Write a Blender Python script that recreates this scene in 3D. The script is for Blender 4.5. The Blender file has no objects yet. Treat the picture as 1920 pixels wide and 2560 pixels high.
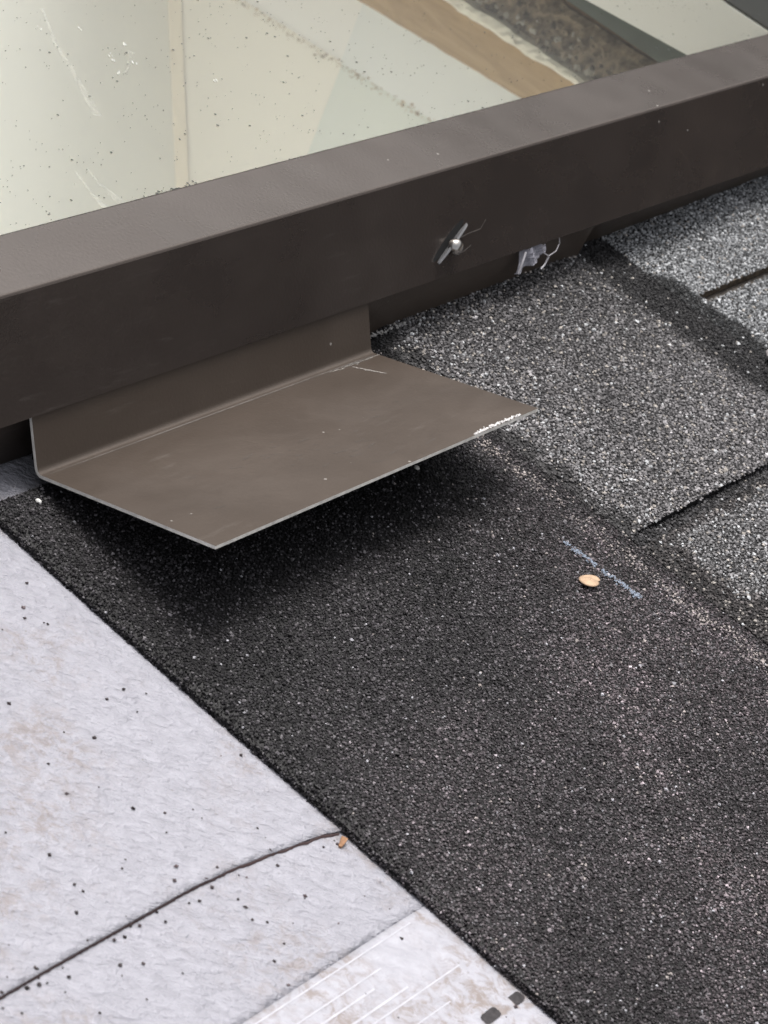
import bpy, math, random
import numpy as np
from mathutils import Matrix, Vector
random.seed(7); RNG = np.random.default_rng(7)
scene = bpy.context.scene
C = scene.collection

# ---------------------------------------------------------------- frames
# Everything is laid out in the frame of the roof slope (x away from the skylight, y down the slope,
# z square to the slope, metres) and then pitched 22.6 degrees.
PITCH = math.radians(22.6)
M = Matrix.Rotation(-PITCH, 4, 'X')
EX = Vector((0.71984487, 0.58597486, -0.37209788))
EY = Vector((0.60648851, -0.27020597, 0.7477703))
EZ = Vector((0.33763153, -0.7639517, -0.54989341))

# ---------------------------------------------------------------- camera
cam = bpy.data.cameras.new('camera'); camo = bpy.data.objects.new('camera', cam); C.objects.link(camo)
# camera axes in roof frame: image right, image down, forward
r_ = Vector((EX[0], EY[0], EZ[0])); d_ = Vector((EX[1], EY[1], EZ[1])); f_ = Vector((EX[2], EY[2], EZ[2]))
mc = Matrix(((r_[0], -d_[0], -f_[0], 0.2806), (r_[1], -d_[1], -f_[1], -0.5638), (r_[2], -d_[2], -f_[2], 0.4146), (0, 0, 0, 1)))
camo.matrix_world = M @ mc
cam.sensor_fit = 'HORIZONTAL'; cam.sensor_width = 36.0
cam.lens = 6337.365 / 1920 * 36.0
cam.clip_start = 0.02; cam.clip_end = 300
cam.dof.use_dof = True; cam.dof.focus_distance = 0.74; cam.dof.aperture_fstop = 55
scene.camera = camo

# ---------------------------------------------------------------- world, sun, exposure
SUN_EL, SUN_AZ = math.radians(55), math.radians(-32)
world = bpy.data.worlds.new('World'); scene.world = world; world.use_nodes = True
nt = world.node_tree; nt.nodes.clear()
sky = nt.nodes.new('ShaderNodeTexSky'); sky.sky_type = 'NISHITA'; sky.sun_disc = False
sky.sun_elevation = SUN_EL; sky.sun_rotation = SUN_AZ; sky.air_density = 1.0; sky.dust_density = 6.0; sky.ozone_density = 1.0
hs = nt.nodes.new('ShaderNodeHueSaturation'); hs.inputs['Saturation'].default_value = 0.22
bg = nt.nodes.new('ShaderNodeBackground'); bg.inputs['Strength'].default_value = 0.15
wo = nt.nodes.new('ShaderNodeOutputWorld')
nt.links.new(sky.outputs[0], hs.inputs['Color']); nt.links.new(hs.outputs[0], bg.inputs['Color']); nt.links.new(bg.outputs[0], wo.inputs['Surface'])
sun = bpy.data.lights.new('sun', 'SUN'); sun.energy = 1.35; sun.angle = math.radians(20); sun.color = (1.0, 0.97, 0.94)
suno = bpy.data.objects.new('sun', sun); C.objects.link(suno)
sd = Vector((math.sin(SUN_AZ) * math.cos(SUN_EL), math.cos(SUN_AZ) * math.cos(SUN_EL), math.sin(SUN_EL)))
suno.rotation_euler = sd.to_track_quat('Z', 'Y').to_euler(); suno.location = (0, 0, 5)
vs = scene.view_settings; vs.view_transform = 'Standard'; vs.look = 'None'; vs.exposure = 0.60; vs.gamma = 1.0

# ---------------------------------------------------------------- helpers
def tag(o, label=None, cat=None, group=None, kind=None):
    if label: o['label'] = label
    if cat: o['category'] = cat
    if group: o['group'] = group
    if kind: o['kind'] = kind
    return o
def empty(name, loc, label=None, cat=None, group=None):
    o = bpy.data.objects.new(name, None); C.objects.link(o); o.empty_display_size = 0.02
    o.matrix_world = M @ Matrix.Translation(Vector(loc)); tag(o, label, cat, group); o['_o'] = list(loc)
    return o
def mesh_obj(name, verts, faces, mats, parent=None, smooth=False, mi=None, origin=None, col=None):
    """verts in roof frame; mats: material or list."""
    v = np.asarray(verts, dtype=np.float64).reshape(-1, 3)
    org = np.array(parent['_o']) if parent is not None else np.array(origin if origin is not None else (0, 0, 0), dtype=float)
    v = v - org
    me = bpy.data.meshes.new(name)
    if isinstance(faces, np.ndarray):
        n, k = faces.shape
        me.vertices.add(len(v)); me.vertices.foreach_set('co', v.ravel())
        me.loops.add(n * k); me.loops.foreach_set('vertex_index', faces.astype(np.int32).ravel())
        me.polygons.add(n); me.polygons.foreach_set('loop_start', np.arange(0, n * k, k, dtype=np.int32))
        me.update(calc_edges=True)
    else:
        me.from_pydata(v.tolist(), [], [tuple(f) for f in faces]); me.update()
    for m in (mats if isinstance(mats, (list, tuple)) else [mats]): me.materials.append(m)
    if mi is not None: me.polygons.foreach_set('material_index', np.asarray(mi, dtype=np.int32))
    me.polygons.foreach_set('use_smooth', np.full(len(me.polygons), bool(smooth)))
    if col is not None:
        a = me.color_attributes.new('gcol', 'FLOAT_COLOR', 'POINT')
        c4 = np.ones((len(v), 4)); c4[:, :3] = col; a.data.foreach_set('color', c4.ravel())
    me.validate()
    o = bpy.data.objects.new(name, me); C.objects.link(o)
    if parent is not None: o.parent = parent
    else:
        o.matrix_world = M @ Matrix.Translation(Vector(org)); o['_o'] = list(map(float, org))
    return o
def extrude_y(profile, y0, y1, closed=True, ny=1, caps=True):
    """profile: list of (x,z) ; returns verts, faces"""
    n = len(profile); ys = np.linspace(y0, y1, ny + 1); V = []; F = []
    for y in ys: V += [(p[0], y, p[1]) for p in profile]
    for j in range(ny):
        for i in range(n if closed else n - 1):
            a = j * n + i; b = j * n + (i + 1) % n
            F.append((a, b, b + n, a + n))
    if closed and caps:
        F.append(tuple(range(n))[::-1]); F.append(tuple(ny * n + i for i in range(n)))
    return V, F
def box(x0, x1, y0, y1, z0, z1):
    V = [(x, y, z) for x in (x0, x1) for y in (y0, y1) for z in (z0, z1)]
    F = [(0, 1, 3, 2), (4, 6, 7, 5), (0, 4, 5, 1), (2, 3, 7, 6), (0, 2, 6, 4), (1, 5, 7, 3)]
    return V, F
def join(*parts):
    V = []; F = []
    for v, f in parts:
        o = len(V); V += list(v); F += [tuple(i + o for i in q) for q in f]
    return V, F
# smooth value noise in numpy (for colours and relief laid into the meshes)
_tab = RNG.random((64, 64))
def vnoise(x, y, s):
    x = np.asarray(x) / s + 100; y = np.asarray(y) / s + 100
    xi = np.floor(x).astype(int); yi = np.floor(y).astype(int); fx = x - xi; fy = y - yi
    fx = fx * fx * (3 - 2 * fx); fy = fy * fy * (3 - 2 * fy)
    g = lambda a, b: _tab[a % 64, b % 64]
    return (g(xi, yi) * (1 - fx) + g(xi + 1, yi) * fx) * (1 - fy) + (g(xi, yi + 1) * (1 - fx) + g(xi + 1, yi + 1) * fx) * fy
def fbm(x, y, s): return 0.5 * vnoise(x, y, s) + 0.3 * vnoise(x, y + 3.3, s * 0.5) + 0.2 * vnoise(x + 1.7, y, s * 0.25)
def sstep(a, b, x): t = np.clip((np.asarray(x, dtype=float) - a) / (b - a), 0, 1); return t * t * (3 - 2 * t)

# ---------------------------------------------------------------- materials
def mat(name):
    m = bpy.data.materials.new(name); m.use_nodes = True
    return m, m.node_tree, m.node_tree.nodes['Principled BSDF']
def N(t, kind, **kw):
    n = t.nodes.new(kind)
    for k, v in kw.items():
        if k in n.inputs: n.inputs[k].default_value = v
        else: setattr(n, k, v)
    return n
def ramp(t, src, stops):
    r = t.nodes.new('ShaderNodeValToRGB'); e = r.color_ramp.elements
    while len(e) < len(stops): e.new(0.5)
    for i, (p, c) in enumerate(stops): e[i].position = p; e[i].color = (*c, 1)
    t.links.new(src, r.inputs[0]); return r
def mixc(t, fac, a, b):
    m = t.nodes.new('ShaderNodeMix'); m.data_type = 'RGBA'
    for s, v in ((0, fac), (6, a), (7, b)):
        if isinstance(v, bpy.types.NodeSocket): t.links.new(v, m.inputs[s])
        else: m.inputs[s].default_value = v if s == 0 else (*v, 1)
    return m.outputs[2]
def math_(t, op, a, b=None, c=None, clamp=False):
    m = t.nodes.new('ShaderNodeMath'); m.operation = op; m.use_clamp = clamp
    for i, v in enumerate((a, b, c)):
        if v is None: continue
        if isinstance(v, bpy.types.NodeSocket): t.links.new(v, m.inputs[i])
        else: m.inputs[i].default_value = v
    return m.outputs[0]
def coords(t, scale=(1, 1, 1), rot=(0, 0, 0)):
    tc = t.nodes.new('ShaderNodeTexCoord'); mp = t.nodes.new('ShaderNodeMapping')
    mp.inputs['Scale'].default_value = scale; mp.inputs['Rotation'].default_value = rot
    t.links.new(tc.outputs['Object'], mp.inputs['Vector']); return mp.outputs[0]
def coords_along(t, angle, stretch):
    tc = t.nodes.new('ShaderNodeTexCoord'); mp = t.nodes.new('ShaderNodeMapping'); mp.vector_type = 'TEXTURE'
    mp.inputs['Scale'].default_value = (stretch, 1, 1); mp.inputs['Rotation'].default_value = (0, 0, angle)
    t.links.new(tc.outputs['Object'], mp.inputs['Vector']); return mp.outputs[0]
def noise(t, vec, scale, detail=3, rough=0.5, dist=0.0):
    n = N(t, 'ShaderNodeTexNoise', Scale=scale, Detail=detail, Roughness=rough, Distortion=dist)
    t.links.new(vec, n.inputs['Vector']); return n.outputs[0]
def bump(t, b, h, strength, dist):
    n = N(t, 'ShaderNodeBump', Strength=strength, Distance=dist); t.links.new(h, n.inputs['Height']); t.links.new(n.outputs[0], b.inputs['Normal'])

def paint_metal(name, base, rough, worn=0.0, spec=0.5):
    m, t, b = mat(name)
    v = coords(t)
    n1 = noise(t, v, 18, 4, 0.6); n2 = noise(t, v, 900, 2, 0.5)
    c = mixc(t, ramp(t, n1, [(0.35, (0, 0, 0)), (0.7, (1, 1, 1))]).outputs[0], tuple(x * 0.9 for x in base), tuple(x * 1.12 for x in base))
    # dust specks
    vo = N(t, 'ShaderNodeTexVoronoi', Scale=95.0); t.links.new(v, vo.inputs['Vector'])
    sp = math_(t, 'LESS_THAN', vo.outputs['Distance'], 0.045)
    keep = math_(t, 'GREATER_THAN', noise(t, v, 40, 1), 0.52)
    c = mixc(t, math_(t, 'MULTIPLY', math_(t, 'MULTIPLY', sp, keep), 0.45), c, (0.45, 0.43, 0.4))
    # fine rubbed streaks running along the sheet
    vs_ = coords(t, (1, 0.12, 1), (0, 0, 0.12)); st = noise(t, vs_, 420, 4, 0.7)
    area = ramp(t, noise(t, v, 30, 2), [(0.5, (0, 0, 0)), (0.66, (1, 1, 1))]).outputs[0]
    sm = math_(t, 'MULTIPLY', ramp(t, st, [(0.58, (0, 0, 0)), (0.72, (1, 1, 1))]).outputs[0], area)
    c = mixc(t, math_(t, 'MULTIPLY', sm, worn), c, (0.22, 0.2, 0.185))
    t.links.new(c, b.inputs['Base Color'])
    rr = math_(t, 'MULTIPLY_ADD', n1, 0.18, rough - 0.09); t.links.new(rr, b.inputs['Roughness'])
    b.inputs['Specular IOR Level'].default_value = spec; b.inputs['Specular Tint'].default_value = (1.0, 0.88, 0.80, 1)
    dent = noise(t, v, 14, 2, 0.45); hh = math_(t, 'ADD', math_(t, 'MULTIPLY', dent, 30.0), n2)
    bump(t, b, hh, 0.16, 0.00035)
    smear = noise(t, coords(t, (1, 0.5, 1), (0, 0, 0.8)), 45, 5, 0.65, 0.6)
    t.links.new(math_(t, 'ADD', rr, math_(t, 'MULTIPLY', ramp(t, smear, [(0.45, (0, 0, 0)), (0.7, (1, 1, 1))]).outputs[0], 0.14 if spec < 0.6 else 0.05)), b.inputs['Roughness'])
    return m
BROWN = paint_metal('brown_paint', (0.022, 0.0170, 0.0150), 0.27, 0.10, 1.0)
BROWN2 = paint_metal('brown_paint_flashing', (0.050, 0.0385, 0.0305), 0.40, 0.15)
DARK = paint_metal('dark_curb_paint', (0.03, 0.024, 0.021), 0.55, 0.1)

def simple(name, col, rough, metallic=0.0, spec=0.5, nscale=None, namp=0.15, bstr=0.0):
    m, t, b = mat(name)
    b.inputs['Roughness'].default_value = rough; b.inputs['Metallic'].default_value = metallic; b.inputs['Specular IOR Level'].default_value = spec
    if nscale:
        n = noise(t, coords(t), nscale, 4, 0.6)
        c = mixc(t, ramp(t, n, [(0.3, (0, 0, 0)), (0.7, (1, 1, 1))]).outputs[0], tuple(x * (1 - namp) for x in col), tuple(min(1, x * (1 + namp)) for x in col))
        t.links.new(c, b.inputs['Base Color'])
        if bstr: bump(t, b, n, bstr, 0.001)
    else: b.inputs['Base Color'].default_value = (*col, 1)
    return m
ALU = simple('bare_cut_metal', (0.60, 0.58, 0.54), 0.5, 0.0, 0.5, 300, 0.25)
STEEL = simple('zinc_steel', (0.42, 0.40, 0.38), 0.24, 1.0, 0.5, 400, 0.15)
SCRAPE = simple('scraped_white_metal', (0.55, 0.53, 0.52), 0.4, 0.0, 0.5, 500, 0.1)
SCUFF = simple('light_scuff', (0.20, 0.185, 0.17), 0.6, 0.0, 0.3, 900, 0.4)
FAINTSCUFF = simple('faint_scuff', (0.085, 0.074, 0.066), 0.5, 0.0, 0.4, 900, 0.3)
RUBBER = simple('black_gasket', (0.02, 0.022, 0.021), 0.5)
INK = simple('black_ink', (0.028, 0.024, 0.026), 0.6, 0, 0.3, 800, 0.5)
CHALK = simple('blue_white_chalk', (0.19, 0.22, 0.27), 0.9, 0, 0.1, 600, 0.2)
SPECK = simple('dark_dirt_speck', (0.05, 0.055, 0.05), 0.8)
PALESPECK = simple('pale_water_spot', (0.42, 0.43, 0.41), 0.7)

# granules: colour comes from the granule itself
m, t, b = mat('ceramic_granules'); GRAN = m
at = N(t, 'ShaderNodeAttribute', attribute_name='gcol'); t.links.new(at.outputs['Color'], b.inputs['Base Color'])
b.inputs['Roughness'].default_value = 0.55; b.inputs['Specular IOR Level'].default_value = 0.22

# underlayment sheet: woven/crinkled synthetic with stains
def underlay(name, base, sel):
    m, t, b = mat(name)
    v = coords(t, (1, 1, 1), (0, 0, 0.55))
    vst = coords(t, (0.45, 1.25, 1), (0, 0, -0.62))
    a = noise(t, coords_along(t, 0.62, 1.7), 400, 4, 0.6, 0.35); a2 = noise(t, coords_along(t, -0.5, 1.7), 95, 3, 0.5, 0.4); fine = noise(t, v, 1500, 2)
    h = math_(t, 'ADD', math_(t, 'MULTIPLY', a, 1.0), math_(t, 'ADD', math_(t, 'MULTIPLY', a2, 1.3), math_(t, 'MULTIPLY', fine, 0.15)))
    bump(t, b, h, 1.0 if not sel else 0.35, 0.0017)
    g = ramp(t, a, [(0.32, tuple(x * 0.88 for x in base)), (0.55, base), (0.75, tuple(min(0.95, x * 1.12) for x in base))]).outputs[0]
    # brown dirt smears
    big = noise(t, coords(t), 24, 3, 0.5); mid = noise(t, coords(t, (1, 1, 1), (0, 0, 0.3)), 220, 5, 0.72, 0.6)
    mask = math_(t, 'MULTIPLY', ramp(t, big, [(0.40 if sel else 0.47, (0, 0, 0)), (0.58 if sel else 0.63, (1, 1, 1))]).outputs[0], ramp(t, mid, [(0.46, (0, 0, 0)), (0.62, (1, 1, 1))]).outputs[0])
    c = mixc(t, math_(t, 'MULTIPLY', mask, 0.7 if sel else 0.5), g, (0.175, 0.130, 0.100))
    # tiny grit
    vo = N(t, 'ShaderNodeTexVoronoi', Scale=260.0); t.links.new(coords(t), vo.inputs['Vector'])
    gr = math_(t, 'MULTIPLY', math_(t, 'LESS_THAN', vo.outputs['Distance'], 0.09), math_(t, 'GREATER_THAN', noise(t, coords(t), 60, 2), 0.55))
    c = mixc(t, math_(t, 'MULTIPLY', gr, 0.5), c, (0.2, 0.18, 0.18))
    t.links.new(c, b.inputs['Base Color']); b.inputs['Roughness'].default_value = 0.55; b.inputs['Specular IOR Level'].default_value = 0.35
    return m
PAPER = underlay('grey_white_underlayment', (0.305, 0.302, 0.336), False)
SELV = underlay('smooth_white_selvedge', (0.345, 0.342, 0.376), True)
LINEW = simple('white_printed_line', (0.425, 0.42, 0.46), 0.55, 0, 0.3, 350, 0.12)

# glass
m = bpy.data.materials.new('window_glass'); m.use_nodes = True; t = m.node_tree; t.nodes.clear(); GLASS = m
o_ = t.nodes.new('ShaderNodeOutputMaterial'); tr = N(t, 'ShaderNodeBsdfTransparent', Color=(0.975, 0.982, 0.968, 1)); gl = N(t, 'ShaderNodeBsdfGlossy', Color=(1, 1, 1, 1), Roughness=0.0)
fr = N(t, 'ShaderNodeFresnel', IOR=1.5); mx = t.nodes.new('ShaderNodeMixShader')
t.links.new(math_(t, 'MULTIPLY', fr.outputs[0], 1.25, clamp=True), mx.inputs[0]); t.links.new(tr.outputs[0], mx.inputs[1]); t.links.new(gl.outputs[0], mx.inputs[2]); t.links.new(mx.outputs[0], o_.inputs[0])

# shaft materials
def plaster(name, base, amp=0.05):
    m, t, b = mat(name); n = noise(t, coords(t), 7, 3, 0.5, 0.4)
    t.links.new(mixc(t, n, tuple(x * (1 - amp) for x in base), tuple(min(0.95, x * (1 + amp)) for x in base)), b.inputs['Base Color'])
    b.inputs['Roughness'].default_value = 0.75; return m
SIDE = plaster('pale_side_plaster', (0.895, 0.91, 0.87)); CREAM = plaster('cream_plaster', (0.93, 0.915, 0.855)); REFL = plaster('plaster_reflection_tint', (0.76, 0.82, 0.80)); PALEBAND = plaster('pale_white_board', (0.92, 0.94, 0.95)); REFLBAND = plaster('board_reflection_tint', (0.84, 0.885, 0.92))
m, t, b = mat('raw_fir_board'); WOOD = m
v = coords(t, (0.12, 1, 1)); n = noise(t, v, 160, 5, 0.65, 1.5); n2 = noise(t, coords(t, (0.5, 1, 1)), 30, 3)
c = ramp(t, n, [(0.3, (0.36, 0.235, 0.10)), (0.55, (0.47, 0.32, 0.155)), (0.75, (0.55, 0.39, 0.21))]).outputs[0]
c = mixc(t, math_(t, 'MULTIPLY', n2, 0.35), c, (0.30, 0.19, 0.09)); t.links.new(c, b.inputs['Base Color']); b.inputs['Roughness'].default_value = 0.75
CAULK = simple('white_caulk', (0.93, 0.90, 0.83), 0.7, 0, 0.3, 90, 0.12, 0.5)
GRIME = simple('grey_brown_crumbled_edge', (0.20, 0.165, 0.125), 0.95, 0, 0.1, 130, 0.7, 1.0)
RUST = simple('dark_brown_wood_edge', (0.13, 0.085, 0.055), 0.9, 0, 0.1, 80, 0.4, 0.5)
TEAL = simple('dark_grey_green_seal', (0.085, 0.105, 0.10), 0.6, 0, 0.3, 40, 0.2)
WPANEL = plaster('white_frame_inside', (0.92, 0.96, 0.98), 0.03)
TANDIRT = simple('tan_dirt_line', (0.42, 0.35, 0.26), 0.95, 0, 0.1, 150, 0.4)

# ---------------------------------------------------------------- ground and deck
gn = mesh_obj('ground', [(-60, -60, 0), (60, -60, 0), (60, 60, 0), (-60, 60, 0)], [(0, 1, 2, 3)], simple('dark_unseen_ground', (0.022, 0.021, 0.023), 0.95, 0, 0.1, 3, 0.4))  # unseen ground, darkened so the frame's side reflects less light
gn.matrix_world = Matrix.Translation((0, 0, -4.0)); tag(gn, kind='structure')
V, F = join(box(-0.80, -0.555, -1.6, 1.4, -0.022, -0.0062), box(-0.0925, 1.6, -1.6, 1.4, -0.022, -0.0062), box(-0.554, -0.0935, 0.45, 1.4, -0.022, -0.0062), box(-0.554, -0.0935, -1.6, -1.43, -0.022, -0.0062))
tag(mesh_obj('roof_deck', V, F, simple('plywood', (0.30, 0.22, 0.14), 0.85, 0, 0.2, 20, 0.2)), kind='structure')

# ---------------------------------------------------------------- shingles
MM = 0.001
curb_y = np.array([60, 75, 110, 140, 177, 197, 215, 262, 330, 420]) * MM; curb_h = np.array([0.3, 0.6, 1.0, 2.2, 3.6, 2.0, 0.8, 2.4, 5.5, 5.5]) * MM
def lift(x, y):
    return np.interp(y, curb_y, curb_h) * (1 - sstep(-0.072, -0.042, x)) + (fbm(x, y, 0.05) - 0.5) * 0.0012
def slab(x0, x1, y0, y1, hf, thick, res=0.004):
    nx = max(2, int((x1 - x0) / res) + 1); ny = max(2, int((y1 - y0) / res) + 1)
    X, Y = np.meshgrid(np.linspace(x0, x1, nx), np.linspace(y0, y1, ny), indexing='ij')
    top = np.stack([X, Y, hf(X, Y)], -1).reshape(-1, 3); bot = top.copy(); bot[:, 2] -= thick
    Vt = np.vstack([top, bot]); idx = np.arange(nx * ny).reshape(nx, ny); F = []
    q = np.stack([idx[:-1, :-1], idx[1:, :-1], idx[1:, 1:], idx[:-1, 1:]], -1).reshape(-1, 4); F = [q, q[:, ::-1] + nx * ny]
    def skirt(line):
        a = line[:-1]; c = line[1:]; return np.stack([a, c, c + nx * ny, a + nx * ny], -1)
    F += [skirt(idx[:, 0])[:, ::-1], skirt(idx[:, -1]), skirt(idx[0, :]), skirt(idx[-1, :])[:, ::-1]]
    return Vt, np.vstack(F)
OCT_V = np.array([(1, 0, 0), (0, 1, 0), (-1, 0, 0), (0, -1, 0), (0, 0, 1), (0, 0, -1)], float)
OCT_F = np.array([(0, 1, 4), (1, 2, 4), (2, 3, 4), (3, 0, 4), (1, 0, 5), (2, 1, 5), (3, 2, 5), (0, 3, 5)])
def rocks(P, R, flat=0.72):
    n = len(P); v = OCT_V[None] * (1 + (RNG.random((n, 6, 1)) - 0.5) * 0.35) + (RNG.random((n, 6, 3)) - 0.5) * 0.35
    q = RNG.normal(size=(n, 4)); q /= np.linalg.norm(q, axis=1)[:, None]; w, x, y, z = q.T
    Rm = np.stack([np.stack([1 - 2 * (y * y + z * z), 2 * (x * y - z * w), 2 * (x * z + y * w)], -1), np.stack([2 * (x * y + z * w), 1 - 2 * (x * x + z * z), 2 * (y * z - x * w)], -1), np.stack([2 * (x * z - y * w), 2 * (y * z + x * w), 1 - 2 * (x * x + y * y)], -1)], 1)
    v = np.einsum('nij,nkj->nki', Rm, v); v[:, :, 2] *= flat
    v = v * R[:, None, None] + P[:, None, :]
    F = (OCT_F[None] + (np.arange(n) * 6)[:, None, None]).reshape(-1, 3)
    return v.reshape(-1, 3), F
def scatter(x0, x1, y0, y1, sp):
    xs = np.arange(x0, x1, sp); ys = np.arange(y0, y1, sp * 0.87); X, Y = np.meshgrid(xs, ys, indexing='ij')
    X = X + (np.arange(len(ys)) % 2)[None] * sp / 2; X = X.ravel(); Y = Y.ravel()
    X = X + RNG.normal(size=X.size) * sp * 0.3; Y = Y + RNG.normal(size=Y.size) * sp * 0.3
    return X, Y
def granule_colour(X, Y, zone):
    """base colours of the granule blend, zone by zone (printed bands, dust, darkened areas)."""
    n = len(X); base = np.zeros((n, 3)); r = RNG.random(n); k = np.exp(RNG.normal(size=n) * (0.70 if zone == 'head' else 0.46)) * (0.86 if zone == 'head' else 1.0)
    if zone == 'head':
        g = 0.0 + 0.70 * sstep(-0.03, 0.11, X + 0.45 * Y) + 0.35 * sstep(0.02, 0.06, Y) * sstep(-0.03, 0.02, X)  # dusty to the right; flange shade put into the darker left
        patch = (fbm(X, Y, 0.030) - 0.5) * 1.3 + (fbm(X + 0.5 * Y, Y * 0.6, 0.055) - 0.5) * 1.5
        dust = np.exp(-((X - 0.030) / 0.028) ** 2 - ((Y - 0.030) / 0.022) ** 2) + 0.8 * np.exp(-((X - 0.085) / 0.03) ** 2 - ((Y - 0.035) / 0.028) ** 2)
        g = g + 0.45 * dust; lum = 0.027 * (1 + 2.0 * g) * np.clip(1 + 1.05 * patch, 0.3, 2.2)
        base = lum[:, None] * np.array([1.0, 0.965, 0.99]) * k[:, None]
        warm = np.clip(g + patch * 0.5, 0, 1)[:, None]; base = base * (1 + warm * np.array([0.10, 0.0, -0.02]))
        md_ = RNG.random(n) < 0.07 + 0.07 * g; base[md_] = (0.10 + 0.10 * RNG.random(md_.sum()))[:, None] * np.array([1, 0.97, 0.97])
        pl = 0.003 + 0.005 * g
        d = np.exp(-((Y - 0.0618 - 0.003 * (fbm(X, Y, 0.02) - 0.5)) / 0.0030) ** 2) * (0.15 + 1.5 * np.clip(fbm(X + 0.3, Y, 0.014) - 0.35, 0, 1))
        pt = 0.012 * g + 0.75 * d
        band = sstep(0.0655, 0.0675, Y); base *= (1 - 0.35 * band)[:, None]
    elif zone == 'tab':
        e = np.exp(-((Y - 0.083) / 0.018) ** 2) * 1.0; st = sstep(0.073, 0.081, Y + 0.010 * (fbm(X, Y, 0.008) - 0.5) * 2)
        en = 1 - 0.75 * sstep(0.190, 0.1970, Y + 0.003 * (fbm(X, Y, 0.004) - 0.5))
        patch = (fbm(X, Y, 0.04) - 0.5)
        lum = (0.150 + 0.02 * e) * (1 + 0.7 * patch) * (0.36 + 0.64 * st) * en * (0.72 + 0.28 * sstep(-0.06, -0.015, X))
        base = lum[:, None] * np.array([1.02, 0.98, 0.99]) * k[:, None]; pl = (0.025 + 0.08 * e) * st * en; pt = 0.05 * en
    elif zone == 'band':
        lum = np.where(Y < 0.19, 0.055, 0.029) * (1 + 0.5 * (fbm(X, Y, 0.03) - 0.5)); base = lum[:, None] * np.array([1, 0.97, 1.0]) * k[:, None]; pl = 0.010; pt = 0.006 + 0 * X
    elif zone == 'light':
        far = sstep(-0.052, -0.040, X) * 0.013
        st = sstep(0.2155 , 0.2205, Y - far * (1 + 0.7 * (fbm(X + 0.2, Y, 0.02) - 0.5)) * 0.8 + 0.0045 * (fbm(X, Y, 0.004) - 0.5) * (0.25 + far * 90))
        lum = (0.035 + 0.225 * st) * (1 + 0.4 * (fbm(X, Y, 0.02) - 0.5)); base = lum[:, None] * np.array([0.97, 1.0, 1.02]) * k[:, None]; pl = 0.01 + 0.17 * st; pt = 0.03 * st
    elif zone == 'tab2':
        st = sstep(0.075, 0.087, Y - 0.1 * sstep(0.052, 0.10, X) * 0.06 + 0.02 * (fbm(X, Y, 0.015) - 0.5)) * sstep(0.0515, 0.0575, X + 0.004 * (fbm(X, Y, 0.008) - 0.5)); brown = (1 - st)
        lum = 0.055 + 0.115 * st; base = lum[:, None] * (np.array([1.0, 0.98, 0.99]) + brown[:, None] * np.array([0.08, 0, -0.03])) * k[:, None]; pl = 0.012 + 0.10 * st; pt = 0.045 + 0 * X
    w = r < pl; base[w] = (0.30 + 0.42 * RNG.random(w.sum()))[:, None] * np.array([0.97, 0.99, 1.0])
    p = (r > 1 - pt); base[p] = (0.30 + 0.25 * RNG.random(p.sum()))[:, None] * np.array([1.0, 0.92, 0.83])
    return np.clip(base * (np.array([0.71, 0.683, 0.722]) if zone == 'head' else np.array([0.79, 0.785, 0.79])), 0.006, 0.9), w | p
def granulated(name, x0, x1, y0, y1, hf, thick, zone, parent, gx1=None, gy1=None, sp=0.00086, keep=None, edge=0):
    sp = 0.00080 if zone == 'head' else 0.00100
    V0, F0 = slab(x0, x1, y0, y1, hf, thick)
    X, Y = scatter(x0, min(x1, gx1 or x1), y0, min(y1, gy1 or y1), sp)
    if keep is not None:
        k = keep(X, Y); X = X[k]; Y = Y[k]
    col, pale = granule_colour(X, Y, zone)
    R = (0.00041 if zone == 'head' else 0.00054) * np.exp(RNG.normal(size=len(X)) * 0.24); R[pale] *= 1.0
    Z = hf(X, Y) + R * 0.25 + RNG.random(len(X)) * 0.0002
    P = np.stack([X, Y, Z], -1)
    if edge:
        ex_ = RNG.uniform(x0, gx1 or x1, edge); ey_ = y0 + RNG.normal(size=edge) * 0.00015; u = RNG.random(edge); ecol, _ = granule_colour(ex_, ey_, zone)
        P = np.vstack([P, np.stack([ex_, ey_ - 0.0002 + 0.0003 * np.abs(u - 0.3), hf(ex_, ey_) - u * thick], -1)]); R = np.concatenate([R, 0.00042 * np.exp(RNG.normal(size=edge) * 0.2)]); col = np.vstack([col, ecol])
    V1, F1 = rocks(P, R)
    V = np.vstack([V0, V1]); F0t = np.vstack([F0[:, [0, 1, 2]], F0[:, [0, 2, 3]]])
    F = np.vstack([F0t, F1 + len(V0)])
    bc = np.tile(np.array([0.010, 0.0095, 0.010]), (len(V0), 1))
    c = np.vstack([bc, np.repeat(col, 6, axis=0)])
    return mesh_obj(name, V, F, GRAN, parent, col=c)

# upper shingle: its dark headlap, and the exposed laminated tabs
sh1 = empty('asphalt_shingle', (-0.05, -0.114, -0.0035), 'charcoal granule shingle with wide dark upper strip under the raised brown flashing', 'shingle', 'laminated roof shingles')
def h_head(x, y):
    # the upper edge rounds off and stands a little proud of the sheet
    return lift(x, y) - 0.0009 * np.exp(-((y + 0.1135) / 0.0016) ** 2) - 0.0
granulated('headlap', -0.0545, 0.60, -0.1131, 0.0705, h_head, 0.0044, 'head', sh1, gx1=0.33, edge=6800, keep=lambda X, Y: (X > -0.0545) & (Y > -0.1138 + 0.0006 * fbm(X, Y, 0.01)))
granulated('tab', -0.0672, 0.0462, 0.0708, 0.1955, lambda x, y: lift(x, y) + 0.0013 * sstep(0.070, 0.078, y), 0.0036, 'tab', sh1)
granulated('tab', 0.0520, 0.60, 0.0711, 0.1955, lambda x, y: lift(x, y) + 0.0004 * sstep(0.070, 0.078, y), 0.0032, 'tab2', sh1, gx1=0.26)
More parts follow.
